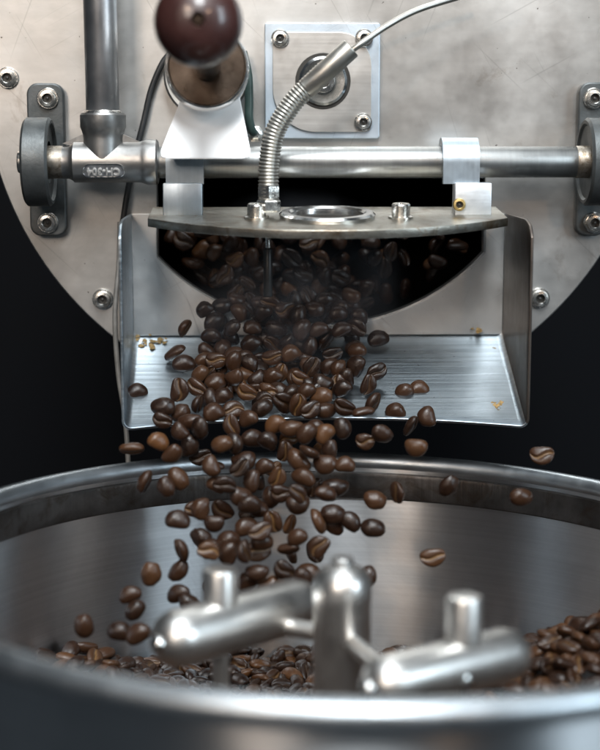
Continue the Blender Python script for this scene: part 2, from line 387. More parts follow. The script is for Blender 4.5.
# embossed mark, upside down as cast
def text_mesh(s, size, depth):
    cu = bpy.data.curves.new('txt', 'FONT'); cu.body = s; cu.size = size; cu.extrude = depth; cu.align_x = 'CENTER'; cu.align_y = 'CENTER'
    cu.offset = .00010; cu.resolution_u = 3
    o = bpy.data.objects.new('tmp', cu); COL.objects.link(o)
    dg = bpy.context.evaluated_depsgraph_get(); dg.update()
    me = bpy.data.meshes.new_from_object(o.evaluated_get(dg)); bpy.data.objects.remove(o); return me
ec = P(103.5, 171, BY-trr)
ang = math.asin(max(-1, min(1, (ec.z-zc)/trr)))
me = text_mesh('CH-304', L(10.0, BY), .0007)
for v in me.vertices:                          # wrap on the round pipe, turned by 180 degrees
    x, y, z = v.co; a = ang-y/trr; rr = trr+.0003+z
    v.co = (ec.x-x, BY-rr*math.cos(a), zc+rr*math.sin(a))
link('embossed_mark', me, tee, M['mark'])
bm = bmesh.new(); ow, oh = L(20.5, BY), L(7.4, BY); loop = []
for k in range(48):
    t = 2*math.pi*k/48; c, s = math.cos(t), math.sin(t)
    loop.append(((ow-oh)*(1 if c > 0 else -1)+oh*c, oh*s))
ring = []
for (x, y) in loop:
    f = []
    for (k, dr) in ((1.0, -.0002), (1.0, .0005), (.86, .0005), (.86, -.0002)):
        yy = y*k; xx = x-(1-k)*oh*(1 if x > 0 else -1); a = ang+yy/trr; rr = trr+dr
        f.append(bm.verts.new((ec.x+xx, BY-rr*math.cos(a), zc+rr*math.sin(a))))
    ring.append(f)
for A, B in zip(ring, ring[1:]+ring[:1]):
    for i in range(3): bm.faces.new((A[i], A[i+1], B[i+1], B[i]))
link('embossed_border', finish(bm, 'border', 40), tee, M['ring'])
bm = bmesh.new(); rows_ = []
for iy in range(9):
    yy = oh*.9*(iy/4-1); half = (ow-oh)+math.sqrt(max(0, oh*oh*.81-yy*yy)); a = ang+yy/trr; rr = trr+.00012
    rows_.append([bm.verts.new((ec.x+half*q_, BY-rr*math.cos(a), zc+rr*math.sin(a))) for q_ in (-1, 1)])
for A, B in zip(rows_, rows_[1:]): bm.faces.new((A[0], A[1], B[1], B[0]))
link('mark_field', finish(bm, 'field', 60), tee, M['pipe'])
# vertical lever pipe, running out of the picture
link('lever_pipe', cyl('lever_pipe', (tvx, BY, ztop-.003), (tvx-.0012, BY, ztop+.24), L(16.3, BY), .0005, 48), door, M['pipe'])
bm = bmesh.new(); lathe(bm, (tvx, BY, ztop-.0005), (0, 0, 1), [(L(15, BY), 0), (L(18.5, BY), 0), (L(18, BY), .0012), (L(16.2, BY), .0018)], 40)
for v in bm.verts: v.co += v.normal*0+Vector((0, 0, .0004*noise.noise(v.co*900)))
link('weld_bead', finish(bm, 'weld', 60), tee, M['bolt'])

# lid (raised door leaf), hinged at the back, dropping slightly to the front
LZ0 = P(320, 211, -.022).z; TILT = R(6.0); LY0 = -.020
LIDM = Matrix.Translation((0, LY0, LZ0)) @ Matrix.Rotation(TILT, 4, 'X')      # local -y runs to the camera
def lidp(x, y, z=0.0): return LIDM @ Vector((x, y, z))
lx0 = P(150, 219, -.04).x; lx1 = P(502.5, 219, -.04).x; lcx = (lx0+lx1)/2; hw = (lx1-lx0)/2
lR = .118; LDEP = .071
lp = [(lx0, 0.0), (lx1, 0.0)]
ac = math.asin(hw/lR)
for k in range(49):
    a = ac-2*ac*k/48; lp.append((lcx+lR*math.sin(a), -LDEP+lR-lR*math.cos(a)))
hole = [(P(327, 213, -.05).x+L(42, -.05)*math.cos(t), -.033+L(42, -.05)*math.sin(t)) for t in (2*math.pi*k/48 for k in range(48))]
me = sheet('lid', [lp, hole], -.0020, .0020, .0004)
me.transform(LIDM @ Matrix.Rotation(-math.pi/2, 4, 'X'))
lid = link('lid', me, door, M['lid'])
hc = lidp(P(327, 213, -.05).x, -.033, .002); la = (LIDM.to_3x3() @ Vector((0, 0, 1)))
rr = L(42, -.05)
link('sight_glass_ring', lathe_m('sight_glass_ring', hc, la, [(rr*.86, -.001), (rr*1.12, -.0002), (rr*1.14, .0016), (rr*1.08, .0026), (rr*.92, .0026), (rr*.86, .0016)], 56, True), lid, M['ring'])
gm, nt, b = newmat('sooty_sight_glass')
b.inputs['Base Color'].default_value = (.06, .05, .04, 1); b.inputs['Roughness'].default_value = .12; b.inputs['Transmission Weight'].default_value = .6
link('sight_glass', lathe_m('sight_glass', hc, la, [(0, -.002), (rr*.9, -.002), (rr*.9, .0004), (0, .0004)], 40), lid, gm)
for u in (256.5, 399.5):
    b0 = lidp(P(u, 214, -.05).x, -.036, .002); q = L(9.2, -.05)
    link('lid_bolt', lathe_m('lid_bolt', b0, la, [(q*1.35, 0), (q*1.35, .001), (q, .0012), (q, .0062), (q*.9, .0068), (q*.45, .0068), (q*.4, .0055), (0, .0055)], 28), lid, M['bolt'])

# straps that hold the lid on the shaft
def strap(uc0, uc1, vt, vfold, vb, screw, lug):
    Yf = BY-L(15.4, BY)-.0042
    xa, xb = P(uc0, 160, Yf).x, P(uc1, 160, Yf).x
    # band round the shaft, then down to the fold
    n = 18; ri = L(15.4, BY)+.0003; ro = ri+.0039
    bm = bmesh.new(); prof = []
    zf = P(300, vfold, Yf).z
    for k in range(n+1):
        a = R(-60+150*k/n)                    # from the back over the top to the front
        prof.append(((math.sin(a)*1.0), (math.cos(a))))
    outer = [(BY-ro*s, zc+ro*c*1.0) for s, c in prof]; inner = [(BY-ri*s, zc+ri*c) for s, c in prof]
    outer.append((BY-ro, zf)); inner.append((BY-ri, zf))
    loop = outer+inner[::-1]
    A = [bm.verts.new((xa, y, z)) for y, z in loop]; B = [bm.verts.new((xb, y, z)) for y, z in loop]
    m = len(loop)
    for k in range(m): bm.faces.new((A[k], A[(k+1) % m], B[(k+1) % m], B[k]))
    h = len(outer)
    for S in (A, B):
        for k in range(h-1): bm.faces.new((S[k], S[k+1], S[m-2-k], S[m-1-k]))
    o = link('strap', finish(bm, 'strap', 35), door, M['strap'])
    # lug standing on the lid
    la_, lb_ = P(lug[0], 200, Yf-.002).x, P(lug[1], 200, Yf-.002).x
    z1 = zf+.0006; ylug = Yf-.0035; dep = .011
    zl = lidp(0, ylug-LY0, .002).z
    link('lug', box_m('lug', ((la_+lb_)/2, ylug+dep/2-.0005, (z1+zl-.001)/2), (lb_-la_, dep, z1-zl+.001), .0006), o, M[lug[2]])
    if screw:
        hexhead(o, 0, 0, ylug, 8.0, (0, -1, 0), False, 'brass_screw', 'brass', P(459, 204.5, ylug-.0008))
strap(165.5, 203.5, 131, 184, 218, False, (163, 202.5, 'strap'))
strap(443.5, 480, 130, 184, 218, True, (454.5, 491, 'lug'))

# handle: tapered bracket with its window reflection painted white, round boss and wooden knob
HY = -.060
ptsH = [(183, 93), (239, 93), (250.5, 151), (249, 157), (243, 158.8), (167, 158.8), (161.5, 157), (160.5, 151)]
tip = Vector((0, HY, 0))
bm = bmesh.new(); fr, bk = [], []
for (u, v) in ptsH:
    p = P(u, v, HY+(158-v)*.00018); fr.append(bm.verts.new(p)); bk.append(bm.verts.new(p+Vector((0, .0032, 0))))
bm.faces.new(fr); bm.faces.new(bk)
for k in range(8): bm.faces.new((fr[k], fr[(k+1) % 8], bk[(k+1) % 8], bk[k]))
bmesh.ops.bevel(bm, geom=[e for e in bm.edges], offset=.0004, segments=2, affect='EDGES')
hb = link('handle_bracket', finish(bm, 'bracket', 30), door, M['white'])
# stem between strap and bracket
link('bracket_stem', box_m('stem', (P(185, 150, HY).x, (BY-.009+HY+.006)/2, P(185, 152, HY).z), (.016, abs(HY-BY)-.014, .0045), .0006), door, M['strap'])
bc = P(207, 67, HY-.008); q = L(41, HY)
axk = Vector((.02, -1, .10)).normalized()
boss = link('knob_boss', lathe_m('boss', bc-axk*.010, axk, [(0, 0), (q*.96, 0), (q*1.0, .001), (q*1.0, .010), (q*.97, .0115), (q*.93, .0117), (q*.90, .0105), (q*.88, .0098), (0, .0098)], 64), door, M['ring'])
link('boss_face', lathe_m('boss_face', bc-axk*.010, axk, [(q*.895, .0099), (q*.88, .0104), (0, .0106)], 48), boss, M['brown_tone'])  # brown image of the knob painted on the polished face
kc = P(198.5, 22, -.155); kr = L(43.5, -.155)
ax2 = (kc-bc).normalized()
link('knob_stem', cyl('stem', bc+ax2*.002, kc-ax2*kr*.6, .0065, .0006), door, M['ring'])
pr = []
for k in range(25):
    a = math.pi*(k/24); pr.append((kr*math.sin(a)**.9 if 0 < k < 24 else 0, -kr*.86*math.cos(a)))
view = (CAM-kc).normalized(); kax = (ax2*.35+view*.65).normalized()
pr = [(r, h) for r, h in pr if h < kr*.80]+[(kr*.17, kr*.835), (kr*.155, kr*.80), (kr*.15, kr*.66), (0, kr*.66)]
knob = link('wooden_knob', lathe_m('knob', kc, kax, pr, 56, smooth=50), door, M['wood'])
link('knob_screw', lathe_m('knob_screw', kc+kax*kr*.665, kax, [(0, .001), (kr*.10, .001), (kr*.13, .0), ], 20), knob, M['brown_tone'])
# ring fitting on the plate behind the handle
bm = bmesh.new(); q = L(42, -.01); c0 = P(207, 76, 0)
lathe(bm, c0+Vector((0, -.0002, 0)), (0, -1, 0), [(q*.8, 0), (q, 0), (q, .010), (q*.95, .0115), (q*.84, .0115), (q*.8, .010)], 56, True)
link('sensor_collar', finish(bm, 'collar', 35), roaster, M['plate'])

# ------------------------------------------------------------------ discharge chute
YF = -.0735
cxl, cxr = P(130.5, 214, 0).x, P(505.5, 213, 0).x
fxl, fxr = P(120.8, 300, YF).x, P(531, 300, YF).x
ztopb = P(320, 213.5, 0).z; zb = P(320, 336, 0).z; zf = P(320, 429, YF).z
chute = thing('discharge_chute', 'bent steel chute tray below the raised roaster door', 'chute', ((cxl+cxr)/2, 0, zf))
bm = bmesh.new(); rows = []
NT = 14; rc = .0042
for it in range(NT+1):
    t = it/NT
    row = []
    xl = cxl+(fxl-cxl)*t; xr = cxr+(fxr-cxr)*t
    zfl = zb+(zf-zb)*t
    ztp = ztopb-(0 if t < .72 else .0075*(1-math.sqrt(max(0, 1-((t-.72)/.28)**2))))
    prof = [(xl, ztp+(zfl+rc-ztp)*k/6) for k in range(7)]
    prof += [(xl+rc-rc*math.cos(R(90*k/6)), zfl+rc-rc*math.sin(R(90*k/6))) for k in range(1, 7)]
    prof += [(xl+rc+(xr-xl-2*rc)*k/24, zfl) for k in range(1, 24)]
    prof += [(xr-rc+rc*math.sin(R(90*k/6)), zfl+rc-rc*math.cos(R(90*k/6))) for k in range(0, 7)]
    prof += [(xr, ztp+(zfl+rc-ztp)*(5-k)/6) for k in range(6)]
    for (x, z) in prof:
        s = (x-xl)/(xr-xl); mid = max(0, 1-(2*s-1)**2)
        tt = t*(1-.10*mid)                     # hollow front lip
        y = -.0012+(YF+.0012)*tt; zz = z-(zfl-(zb+(zf-zb)*tt)) if z <= zfl+rc*1.01 else z
        row.append(bm.verts.new((x, y, zz)))
    rows.append(row)
for A, B in zip(rows, rows[1:]):
    for k in range(len(A)-1): bm.faces.new((A[k], A[k+1], B[k+1], B[k]))
bm.normal_update()
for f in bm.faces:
    if f.calc_center_median().x > (cxr+fxr)/2-.006 and abs(f.normal.x) > .8: f.material_index = 1  # right wall faces take the painted bean reflection
tray = link('tray', finish(bm, 'tray', 50), chute, M['tray']); tray.data.materials.append(M['bean_reflection'])
sd = tray.modifiers.new('solid', 'SOLIDIFY'); sd.thickness = .0014; sd.offset = 0
bv = tray.modifiers.new('bevel', 'BEVEL'); bv.width = .0003; bv.segments = 2; bv.limit_method = 'ANGLE'
ol = open_loop(.0006, ztopb)
pan = [(cxl+.0008, ztopb), (cxl+.0008, zb+.0009), (cxr-.0008, zb+.0009), (cxr-.0008, ztopb)]
arc = open_loop(.0006, ztopb)                  # arc left->right, then top right, top left
pan += [arc[-2]]+[p for p in arc[:-2]][::-1]+[arc[-1]]
link('back_panel', sheet('back_panel', [pan], -.0022, -.0006, .0002), chute, M['panel'])

# ------------------------------------------------------------------ temperature probe with flexible conduit
probe = thing('temperature_probe', 'steel temperature probe in a ribbed bent conduit standing on the lid', 'probe', lidp(P(268, 210, -.05).x, -.03))
pb = lidp(P(268.5, 212, -.052).x, -.034, .002)
YP = pb.y
def nut(bm, c, r, h, n=6, rot=.2):
    A = []; 
    for hh, k in ((0, .92), (h*.14, 1), (h*.86, 1), (h, .92)):
        A.append([bm.verts.new(Vector(c)+Vector((r*k*math.cos(2*math.pi*i/n+rot), r*k*math.sin(2*math.pi*i/n+rot), hh))) for i in range(n)])
    for a, b in zip(A, A[1:]):
        for i in range(n): bm.faces.new((a[i], a[(i+1) % n], b[(i+1) % n], b[i]))
    bm.faces.new(A[0]); bm.faces.new(A[-1])
r1 = L(11.8, YP)
for k, (va, vb_) in enumerate(((212, 200), (198.5, 185))):
    bm = bmesh.new(); za, zb_ = P(268, va, YP).z, P(268, vb_, YP).z
    nut(bm, (pb.x, YP, za), r1*(1.05-.05*k), zb_-za, 6, .25+.3*k)
    link('compression_nut', finish(bm, 'nut', 25), probe, M['bolt'])
path = spline([P(268.5, 200, YP), P(268.5, 184, YP), P(269.5, 160, YP), P(275, 132, YP), P(291, 105, YP), P(309, 86, YP), P(326, 70, YP)], 40)
seg = [0]
for a, b in zip(path, path[1:]): seg.append(seg[-1]+(b-a).length)
rh = L(10.6, YP); pitch = L(3.5, YP)
dense = []
tot = seg[-1]; steps = int(tot/(pitch/8)); j = 0
for k in range(steps+1):
    s = tot*k/steps
    while j < len(seg)-2 and seg[j+1] < s: j += 1
    f = (s-seg[j])/(seg[j+1]-seg[j]); dense.append(path[j].lerp(path[j+1], min(1, f)))
link('ribbed_conduit', tube('ribbed_conduit', dense, lambda i: rh*(.945+.055*math.sin(2*math.pi*i/8)), 24, 80), probe, M['hose'])
link('conduit_sleeve', cyl('sleeve', P(305, 90, YP), P(351.5, 47.5, YP-.002), rh*.98, .0008), probe, M['hose'])
link('sensor_wire', tube('sensor_wire', spline([P(348, 53, YP), P(362, 43, YP), P(385, 27, YP+.004), P(415, 11, YP+.01), P(455, -2, YP+.016), P(505, -16, YP+.02)], 10), L(3.1, YP), 10), probe, M['hose'])
link('probe_rod', cyl('probe_rod', lidp(P(268, 236, YP).x, -.034, -.0023), P(268, 262, YP), L(2.8, YP), .0003), probe, M['bolt'])
link('probe_tip', cyl('probe_tip', P(268, 248, YP), P(268, 297, YP), L(4.6, YP), .0008), probe, M['rubber'])

# ------------------------------------------------------------------ cables
def cable(name, label, pts, r, mat): return tag(link(name, tube(name, spline(pts, 10), r, 10), None, M[mat]), label, 'cable')
cable('power_cable', 'black cable curving down the plate from behind the wooden knob', [P(176, 48, -.004), P(163, 62, -.004), P(151, 90, -.004), P(144, 120, -.004), P(134, 160, -.005), P(127, 195, -.006), P(124, 214, -.006), P(120, 240, -.006)], L(3.0, 0), 'rubber')
cable('sensor_cable', 'thin grey cable hanging down along the left side of the chute', [P(120, 222, -.008), P(119, 262, -.012), P(115, 315, -.02), P(118, 370, -.025), P(124, 410, -.03), P(127, 440, -.035), P(129, 480, -.04), P(131, 520, -.04)], L(2.6, 0), 'grey')
g = cable('gland_cable', 'dark green cable entering a small gland beside the flexible conduit', [P(243, 52, -.008), P(248, 75, -.010), P(249, 100, -.010), P(249, 118, -.010), P(252, 130, -.008), P(256, 134, -.003)], L(4.3, 0), 'green')
bm = bmesh.new(); c = P(255.5, 134, 0)
lathe(bm, c+Vector((0, -.0002, 0)), (0, -1, 0), [(L(8.5, 0), 0), (L(8.5, 0), .003), (L(6, 0), .0035), (L(6, 0), .006), (L(4, 0), .0065), (0, .0065)], 6)
link('gland', finish(bm, 'gland', 25), g, M['bolt'])

# ------------------------------------------------------------------ cooling bin
BX, BYc, BR, BZ = .0335, -.195, .1672, CAM.z-.157
BTILT = .0186                                 # the bin stands a little low on its right side
bin_ = thing('cooling_bin', 'round brushed steel cooling bin below the chute', 'bin', (BX, BYc, BZ-.14))
link('bin_wall', lathe_m('bin_wall', (BX, BYc, BZ), (0, 0, 1), [(0, -.115), (BR-.0035, -.115), (BR-.0035, -.001), (BR-.0015, -.001), (BR-.0015, -.14), (0, -.14)], 160), bin_, M['bin'])
pr = []
for k in range(20):
    a = 2*math.pi*k/20; pr.append((BR+.0005+.0046*math.cos(a), .0046*math.sin(a)))
link('rim_bead', lathe_m('rim_bead', (BX, BYc, BZ), (0, 0, 1), pr, 160, True, 80), bin_, M['rim'])
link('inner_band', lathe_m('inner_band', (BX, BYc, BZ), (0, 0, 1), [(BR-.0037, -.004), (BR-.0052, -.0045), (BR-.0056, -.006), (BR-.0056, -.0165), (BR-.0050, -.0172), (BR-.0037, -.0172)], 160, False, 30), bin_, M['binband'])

for o in bin_.children:
    for v in o.data.vertices: v.co.z -= BTILT*(v.co.x-BX)
# ------------------------------------------------------------------ stirrer
HUB = Vector((P(342, 600, -.212).x, -.212, 0)); zhub = P(342, 557, -.212).z
stir = thing('stirrer', 'steel stirrer with centre post and two thick arms inside the cooling bin', 'stirrer', (HUB.x, HUB.y, BZ-.115))
hr = L(30, -.205)
link('centre_post', lathe_m('post', (HUB.x, HUB.y, BZ-.113), (0, 0, 1), [(0, 0), (hr, 0), (hr, zhub-BZ+.113-.0175), (hr*1.02, zhub-BZ+.113-.0165), (hr*1.02, zhub-BZ+.113-.0115), (hr*.94, zhub-BZ+.113-.0075), (hr*.74, zhub-BZ+.113-.0048), (hr*.48, zhub-BZ+.113-.0034), (hr*.42, zhub-BZ+.113-.003), (hr*.40, zhub-BZ+.113-.0008), (hr*.3, zhub-BZ+.113), (0, zhub-BZ+.113)], 56), stir, M['stir'])
ZA = CAM.z-.181
def arm(a, b, rpx, dep, peg, pegr, pegtop, lab):
    A, B = PZ(*a, ZA), PZ(*b, ZA); d = (B-A).normalized(); h = (B-A).length; r = rpx
    pr = [(0, -r*.62), (r*.3, -r*.60), (r*.6, -r*.48), (r*.85, -r*.22), (r*.97, r*.1), (r, r*.4), (r, h-r*.4), (r*.97, h-r*.1), (r*.85, h+r*.22), (r*.6, h+r*.48), (r*.3, h+r*.60), (0, h+r*.62)]
    o = link('arm', lathe_m('arm', A, d, pr, 40, smooth=60), stir, M['stir'])
    c = A.lerp(B, peg); q = pegr
    zt_ = P(300, pegtop, c.y).z
    link('peg', lathe_m('peg', (c.x, c.y, c.z), (0, 0, 1), [(q, 0), (q, zt_-c.z-.0012), (q*.92, zt_-c.z-.0002), (q*.82, zt_-c.z), (0, zt_-c.z)], 32), o, M['stir'])
    link('scraper_leg', lathe_m('scraper_leg', (c.x, c.y, c.z-.06), (0, 0, 1), [(0, 0), (q*.5, 0), (q*.5, .058), (0, .058)], 24), o, M['stir'])
    e = A-d*r*.60
    link('end_bolt', lathe_m('end_bolt', e-d*.0005, -d+Vector((0, 0, .25)), [(.0034, -.002), (.0034, .0006), (.0026, .0016), (.0012, .0021), (0, .0023)], 24, smooth=60), o, M['ring'])
    return A, B, d, o
A1, B1, d1, o1 = arm((172, 640), (300, 604), L(29, -.2), 0, .36, L(18, -.2), 568, 'l')
A2, B2, d2, o2 = arm((382, 685), (510, 654), L(29, -.24), 0, .62, L(18, -.22), 597, 'r')
m1, m2 = A1.lerp(B1, .75), A2.lerp(B2, .25)
for q_ in (A1.lerp(B1, .72), A2.lerp(B2, .22)):
    link('cross_rod', cyl('cross_rod', (HUB.x, HUB.y, ZA-.004), q_-Vector((0, 0, .004)), L(9.5, -.2), .0005), stir, M['stir'])
c = A2.lerp(B2, .55)+Vector((.2, -.9, -.25)).normalized()*L(23, -.24)
link('clamp_bolt', lathe_m('clamp_bolt', c, (.2, -.9, .12), [(.0044, -.002), (.0044, .0012), (.0032, .0026), (.0015, .0033), (0, .0035)], 24, smooth=60), o2, M['ring'])

# ------------------------------------------------------------------ coffee beans
def bean_mesh(name, a=.0057, b=.0041, c=.0031, seed=0, nt=18, nf=28, split=1.0, rough_=.05, chip=0.0):
    rnd = random.Random(seed); bm = bmesh.new(); cre = {}
    ph = rnd.uniform(-.15, .15); wob = rnd.uniform(.06, .24)*rnd.choice((-1, 1))
    bend = rnd.uniform(-.10, .10); off = Vector((seed*3.1, 0, 0))
    rings = []
    for i in range(nt+1):
        th = math.pi*i/nt; x = -a*math.cos(th); s = math.sin(th)**.86 if 0 < i < nt else 0
        if s == 0:
            v = bm.verts.new((x, 0, -c*.05)); cre[v] = 0; rings.append([v]); continue
        ring = []
        for k in range(nf):
            f = k/nf
            # denser sampling on the flat side (around f = .75)
            g = f+.055*math.sin(4*math.pi*(f-.75)+0)*1.0
            g = f-.06*math.sin(2*math.pi*2*(f-.75))*(1 if .5 < f < 1 else 0)
            ang = 2*math.pi*g
            y = b*s*math.cos(ang); z = math.sin(ang)
            if z >= 0: z = c*s*z
            else: z = -c*.50*s*(abs(z)**.55)
            q = 0.0
            if math.sin(ang) < -.15:
                yc = b*(wob*math.sin(math.pi*x/a)+ph*.3)
                dd = (y-yc)/(b*.15); gcut = math.exp(-dd*dd)*min(1, (1-abs(x)/a)*5)
                z += gcut*c*.42*split; z -= (1-gcut)*0
                dd2 = (y-yc)/(b*.09); q = math.exp(-dd2*dd2)*min(1, (1-abs(x)/a)*4)
            p = Vector((x, y+bend*b*(x/a)**2*4, z))
            p *= 1+rough_*noise.noise(p*260+off)+.5*rough_*noise.noise(p*620-off)
            if chip and p.x > a*chip:                # broken end
                p.x = a*chip+.0005*noise.noise(p*700+off); q = max(q, .55)
            v = bm.verts.new(p); cre[v] = q; ring.append(v)
        rings.append(ring)
    for A, B in zip(rings, rings[1:]):
        for k in range(nf):
            j = (k+1) % nf
            if len(A) == 1: bm.faces.new((A[0], B[j], B[k]))
            elif len(B) == 1: bm.faces.new((A[k], A[j], B[0]))
            else: bm.faces.new((A[k], A[j], B[j], B[k]))
    bm.verts.index_update(); vals = [cre[v] for v in bm.verts]
    bmesh.ops.recalc_face_normals(bm, faces=bm.faces)
    me = bpy.data.meshes.new(name); bm.to_mesh(me); bm.free(); me.shade_smooth()
    at = me.attributes.new('crease', 'FLOAT', 'POINT'); at.data.foreach_set('value', vals)
    return me
BM = []
for s in range(12):
    me = bean_mesh('coffee_bean', random.uniform(.0050, .0061), random.uniform(.0040, .0047), random.uniform(.0030, .0038), s+1,
                   split=random.uniform(.6, 1.3), rough_=(.05, .08, .06, .13)[s % 4], chip=0)
    me.materials.append(M['bean']); BM.append(me)
# (u, v, tilt of the long axis in degrees, side seen: d dome, c crease, e edge)
FALL = [(185,328,60,'e'),(176,353,25,'e'),(184,363,10,'d'),(180,390,82,'c'),(216,361,0,'c'),(200,374,40,'d'),(204,309,20,'d'),(222,306,10,'d'),
(213,322,60,'d'),(211,335,10,'d'),(232,328,40,'d'),(252,327,0,'d'),(196,388,-30,'c'),(216,382,10,'d'),(235,378,30,'d'),(222,396,20,'d'),
(246,393,-30,'c'),(250,362,-40,'d'),(233,361,85,'d'),(264,338,-50,'d'),(301,329,60,'d'),(285,311,15,'c'),(315,309,0,'d'),(357,327,-15,'c'),
(378,338,5,'d'),(357,350,0,'d'),(355,366,60,'d'),(338,369,80,'d'),(326,341,45,'e'),(333,355,20,'c'),(312,367,70,'c'),(273,358,15,'c'),
(292,362,10,'c'),(290,353,20,'d'),(300,379,-30,'c'),(292,393,0,'d'),(280,374,60,'c'),(267,392,-25,'c'),(258,380,30,'d'),(342,388,45,'d'),
(369,385,65,'c'),(377,372,30,'c'),(163,407,10,'d'),(162,421,-20,'c'),(180,413,20,'d'),(198,405,80,'e'),(213,412,20,'d'),(190,422,10,'d'),
(200,428,85,'d'),(179,432,-50,'d'),(159,441,-35,'d'),(173,454,40,'d'),(132,450,0,'e'),(233,409,10,'c'),(231,426,-70,'c'),(235,443,-80,'d'),
(222,444,20,'d'),(248,418,30,'d'),(253,438,0,'d'),(214,467,10,'e'),(217,484,-15,'d'),(251,481,85,'d'),(178,479,-50,'d'),(166,487,-70,'d'),
(145,483,60,'e'),(284,402,-50,'c'),(298,405,70,'c'),(311,410,30,'c'),(325,411,10,'d'),(344,408,-25,'c'),(373,404,65,'e'),(363,413,5,'e'),
(275,424,40,'d'),(288,438,20,'c'),(291,429,0,'d'),(306,433,50,'d'),(324,433,45,'d'),(343,428,-70,'d'),(315,427,20,'d'),(286,452,70,'c'),
(298,461,-50,'d'),(304,477,-30,'d'),(278,478,60,'c'),(325,465,0,'d'),(329,450,80,'d'),(345,464,0,'d'),(335,488,0,'d'),(365,442,0,'c'),
(404,391,30,'d'),(419,388,-10,'d'),(395,411,5,'d'),(412,426,60,'e'),(426,417,-70,'d'),(382,434,-30,'d'),(416,448,0,'d'),(449,486,60,'d'),
(397,493,-85,'e'),(375,500,-5,'d'),(178,519,-10,'d'),(200,509,70,'d'),(222,511,-45,'c'),(214,524,0,'d'),(202,538,-60,'d'),(211,548,30,'d'),
(228,540,10,'d'),(227,553,85,'d'),(246,526,15,'d'),(250,504,0,'d'),(181,551,-65,'e'),(179,571,50,'d'),(258,551,0,'c'),(262,541,10,'d'),
(280,494,-20,'c'),(298,505,10,'d'),(273,522,-70,'c'),(289,550,5,'e'),(297,537,20,'d'),(317,522,-70,'e'),(318,546,60,'c'),(334,525,-35,'d'),
(351,521,-45,'d'),(333,514,0,'d'),(373,528,-10,'d'),(257,573,10,'d'),(284,571,-40,'c'),(308,573,10,'d'),(248,580,40,'d'),(270,588,20,'d'),
(299,590,-20,'d'),(130,594,15,'d'),(135,610,45,'d'),(120,631,0,'d'),(138,633,30,'d'),(178,593,20,'d'),(190,604,-30,'d'),(366,578,40,'d'),
(240,497,-20,'d'),(264,466,30,'d'),(244,462,10,'d'),(268,440,-30,'d'),(262,408,20,'d'),(306,391,40,'d'),(322,384,-20,'d'),(318,329,20,'d'),
(276,329,-20,'d'),(287,343,30,'d'),(310,347,70,'d'),(341,329,20,'d'),(262,312,30,'d'),(240,312,-60,'d'),(338,313,10,'d'),(298,315,80,'d')]
LONE = [(542,456,0,'c','roasted bean flying alone over the right end of the bin rim'),
(521,497,-15,'d','pale roasted bean falling in front of the right inner band of the bin'),
(433,558,5,'c','dark roasted bean falling alone above the right stirrer peg'),
(137,391,10,'d','roasted bean lying alone by the left side wall of the chute'),
(151,574,80,'d','upright brown bean falling left of the left stirrer arm'),
(84,626,85,'d','leftmost falling bean, low over the left bean heap')]
def ytray(v): return YF*max(0, min(1, (v-336)/93.0))
rb = random.Random(11)
placed = []
def orient(al, kind, jit=.28):
    X = Vector((math.cos(R(al)), 0, math.sin(R(al)))); tocam = Vector((0, -1, .12)).normalized()
    X = (X+Vector((rb.uniform(-jit, jit), rb.uniform(-.45, .45), rb.uniform(-jit, jit))) * .6).normalized()
    Z = {'d': tocam, 'c': -tocam, 'e': Vector((-math.sin(R(al)), .25, math.cos(R(al))))}[kind]
    Z = Z+Vector((rb.uniform(-jit, jit), rb.uniform(-jit, jit), rb.uniform(-jit, jit)))*1.3
    Z = (Z-X*Z.dot(X)).normalized(); Y = Z.cross(X)
    m = Matrix((X, Y, Z)).transposed(); return m
def zone(u, v, al, k):
    al = al % 180
    side = {'d': 'round side out', 'c': 'crease out', 'e': 'edge on'}[k]
    lie = 'lying flat' if al < 22 or al > 158 else 'standing upright' if 68 < al < 112 else 'leaning right' if al < 90 else 'leaning left'
    return side, lie
def describe(u, v, al, k):
    side, lie = zone(u, v, al, k)
    w5 = 'far left|left|left of middle|middle|right of middle|right'
    if v < 325: a = 'dark bean in the door opening'; cs = (200, 235, 265, 300, 350, 410); ws = 'far left|left|left of the probe|at the probe|right of the probe|right of middle|far right'
    elif v < 365: a = 'bean over the upper chute tray'; cs = (205, 240, 270, 300, 335); ws = w5
    elif v < 400: a = 'bean over the middle chute tray'; cs = (205, 240, 270, 300, 335); ws = w5
    elif v < 430: a = 'bean at the chute lip'; cs = (185, 215, 250, 290, 330); ws = w5
    elif v < 462: a = 'bean between chute lip and bin rim'; cs = (185, 230, 270, 300, 340); ws = w5
    elif v < 515: a = 'bean just below the back bin rim'; cs = (190, 230, 270, 310, 360); ws = w5
    elif v < 560: a = 'bean falling above the stirrer'; cs = (190, 220, 260, 290, 330); ws = 'far left|over the left peg|right of the left peg|middle|left of the post|over the post'
    else: a = 'bean low behind the stirrer'; cs = (128, 160, 215, 275, 330); ws = 'far left|beyond the left arm|left of the left peg|right of the left peg|left of the post|right of the post'
    i = sum(u > c for c in cs)
    return '%s, %s, %s, %s' % (a, ws.split('|')[i], lie, side)
def bean(p, rot, label, group, sc=1.0, mesh=None):
    o = bpy.data.objects.new('coffee_bean', mesh or rb.choice(BM[:11] if rb.random() < .9 else BM)); COL.objects.link(o)
    o.matrix_world = Matrix.LocRotScale(p, rot.to_quaternion(), (sc,)*3)
    tag(o, label, 'coffee bean', group); placed.append(p.copy()); return o
def settle(u, v, Y, lim):
    """step towards the camera until clear of the beans placed before"""
    for _ in range(14):
        p = P(u, v, Y)
        if all((p-q).length > .0072 for q in placed[-140:]): break
        Y -= .0022
    return p
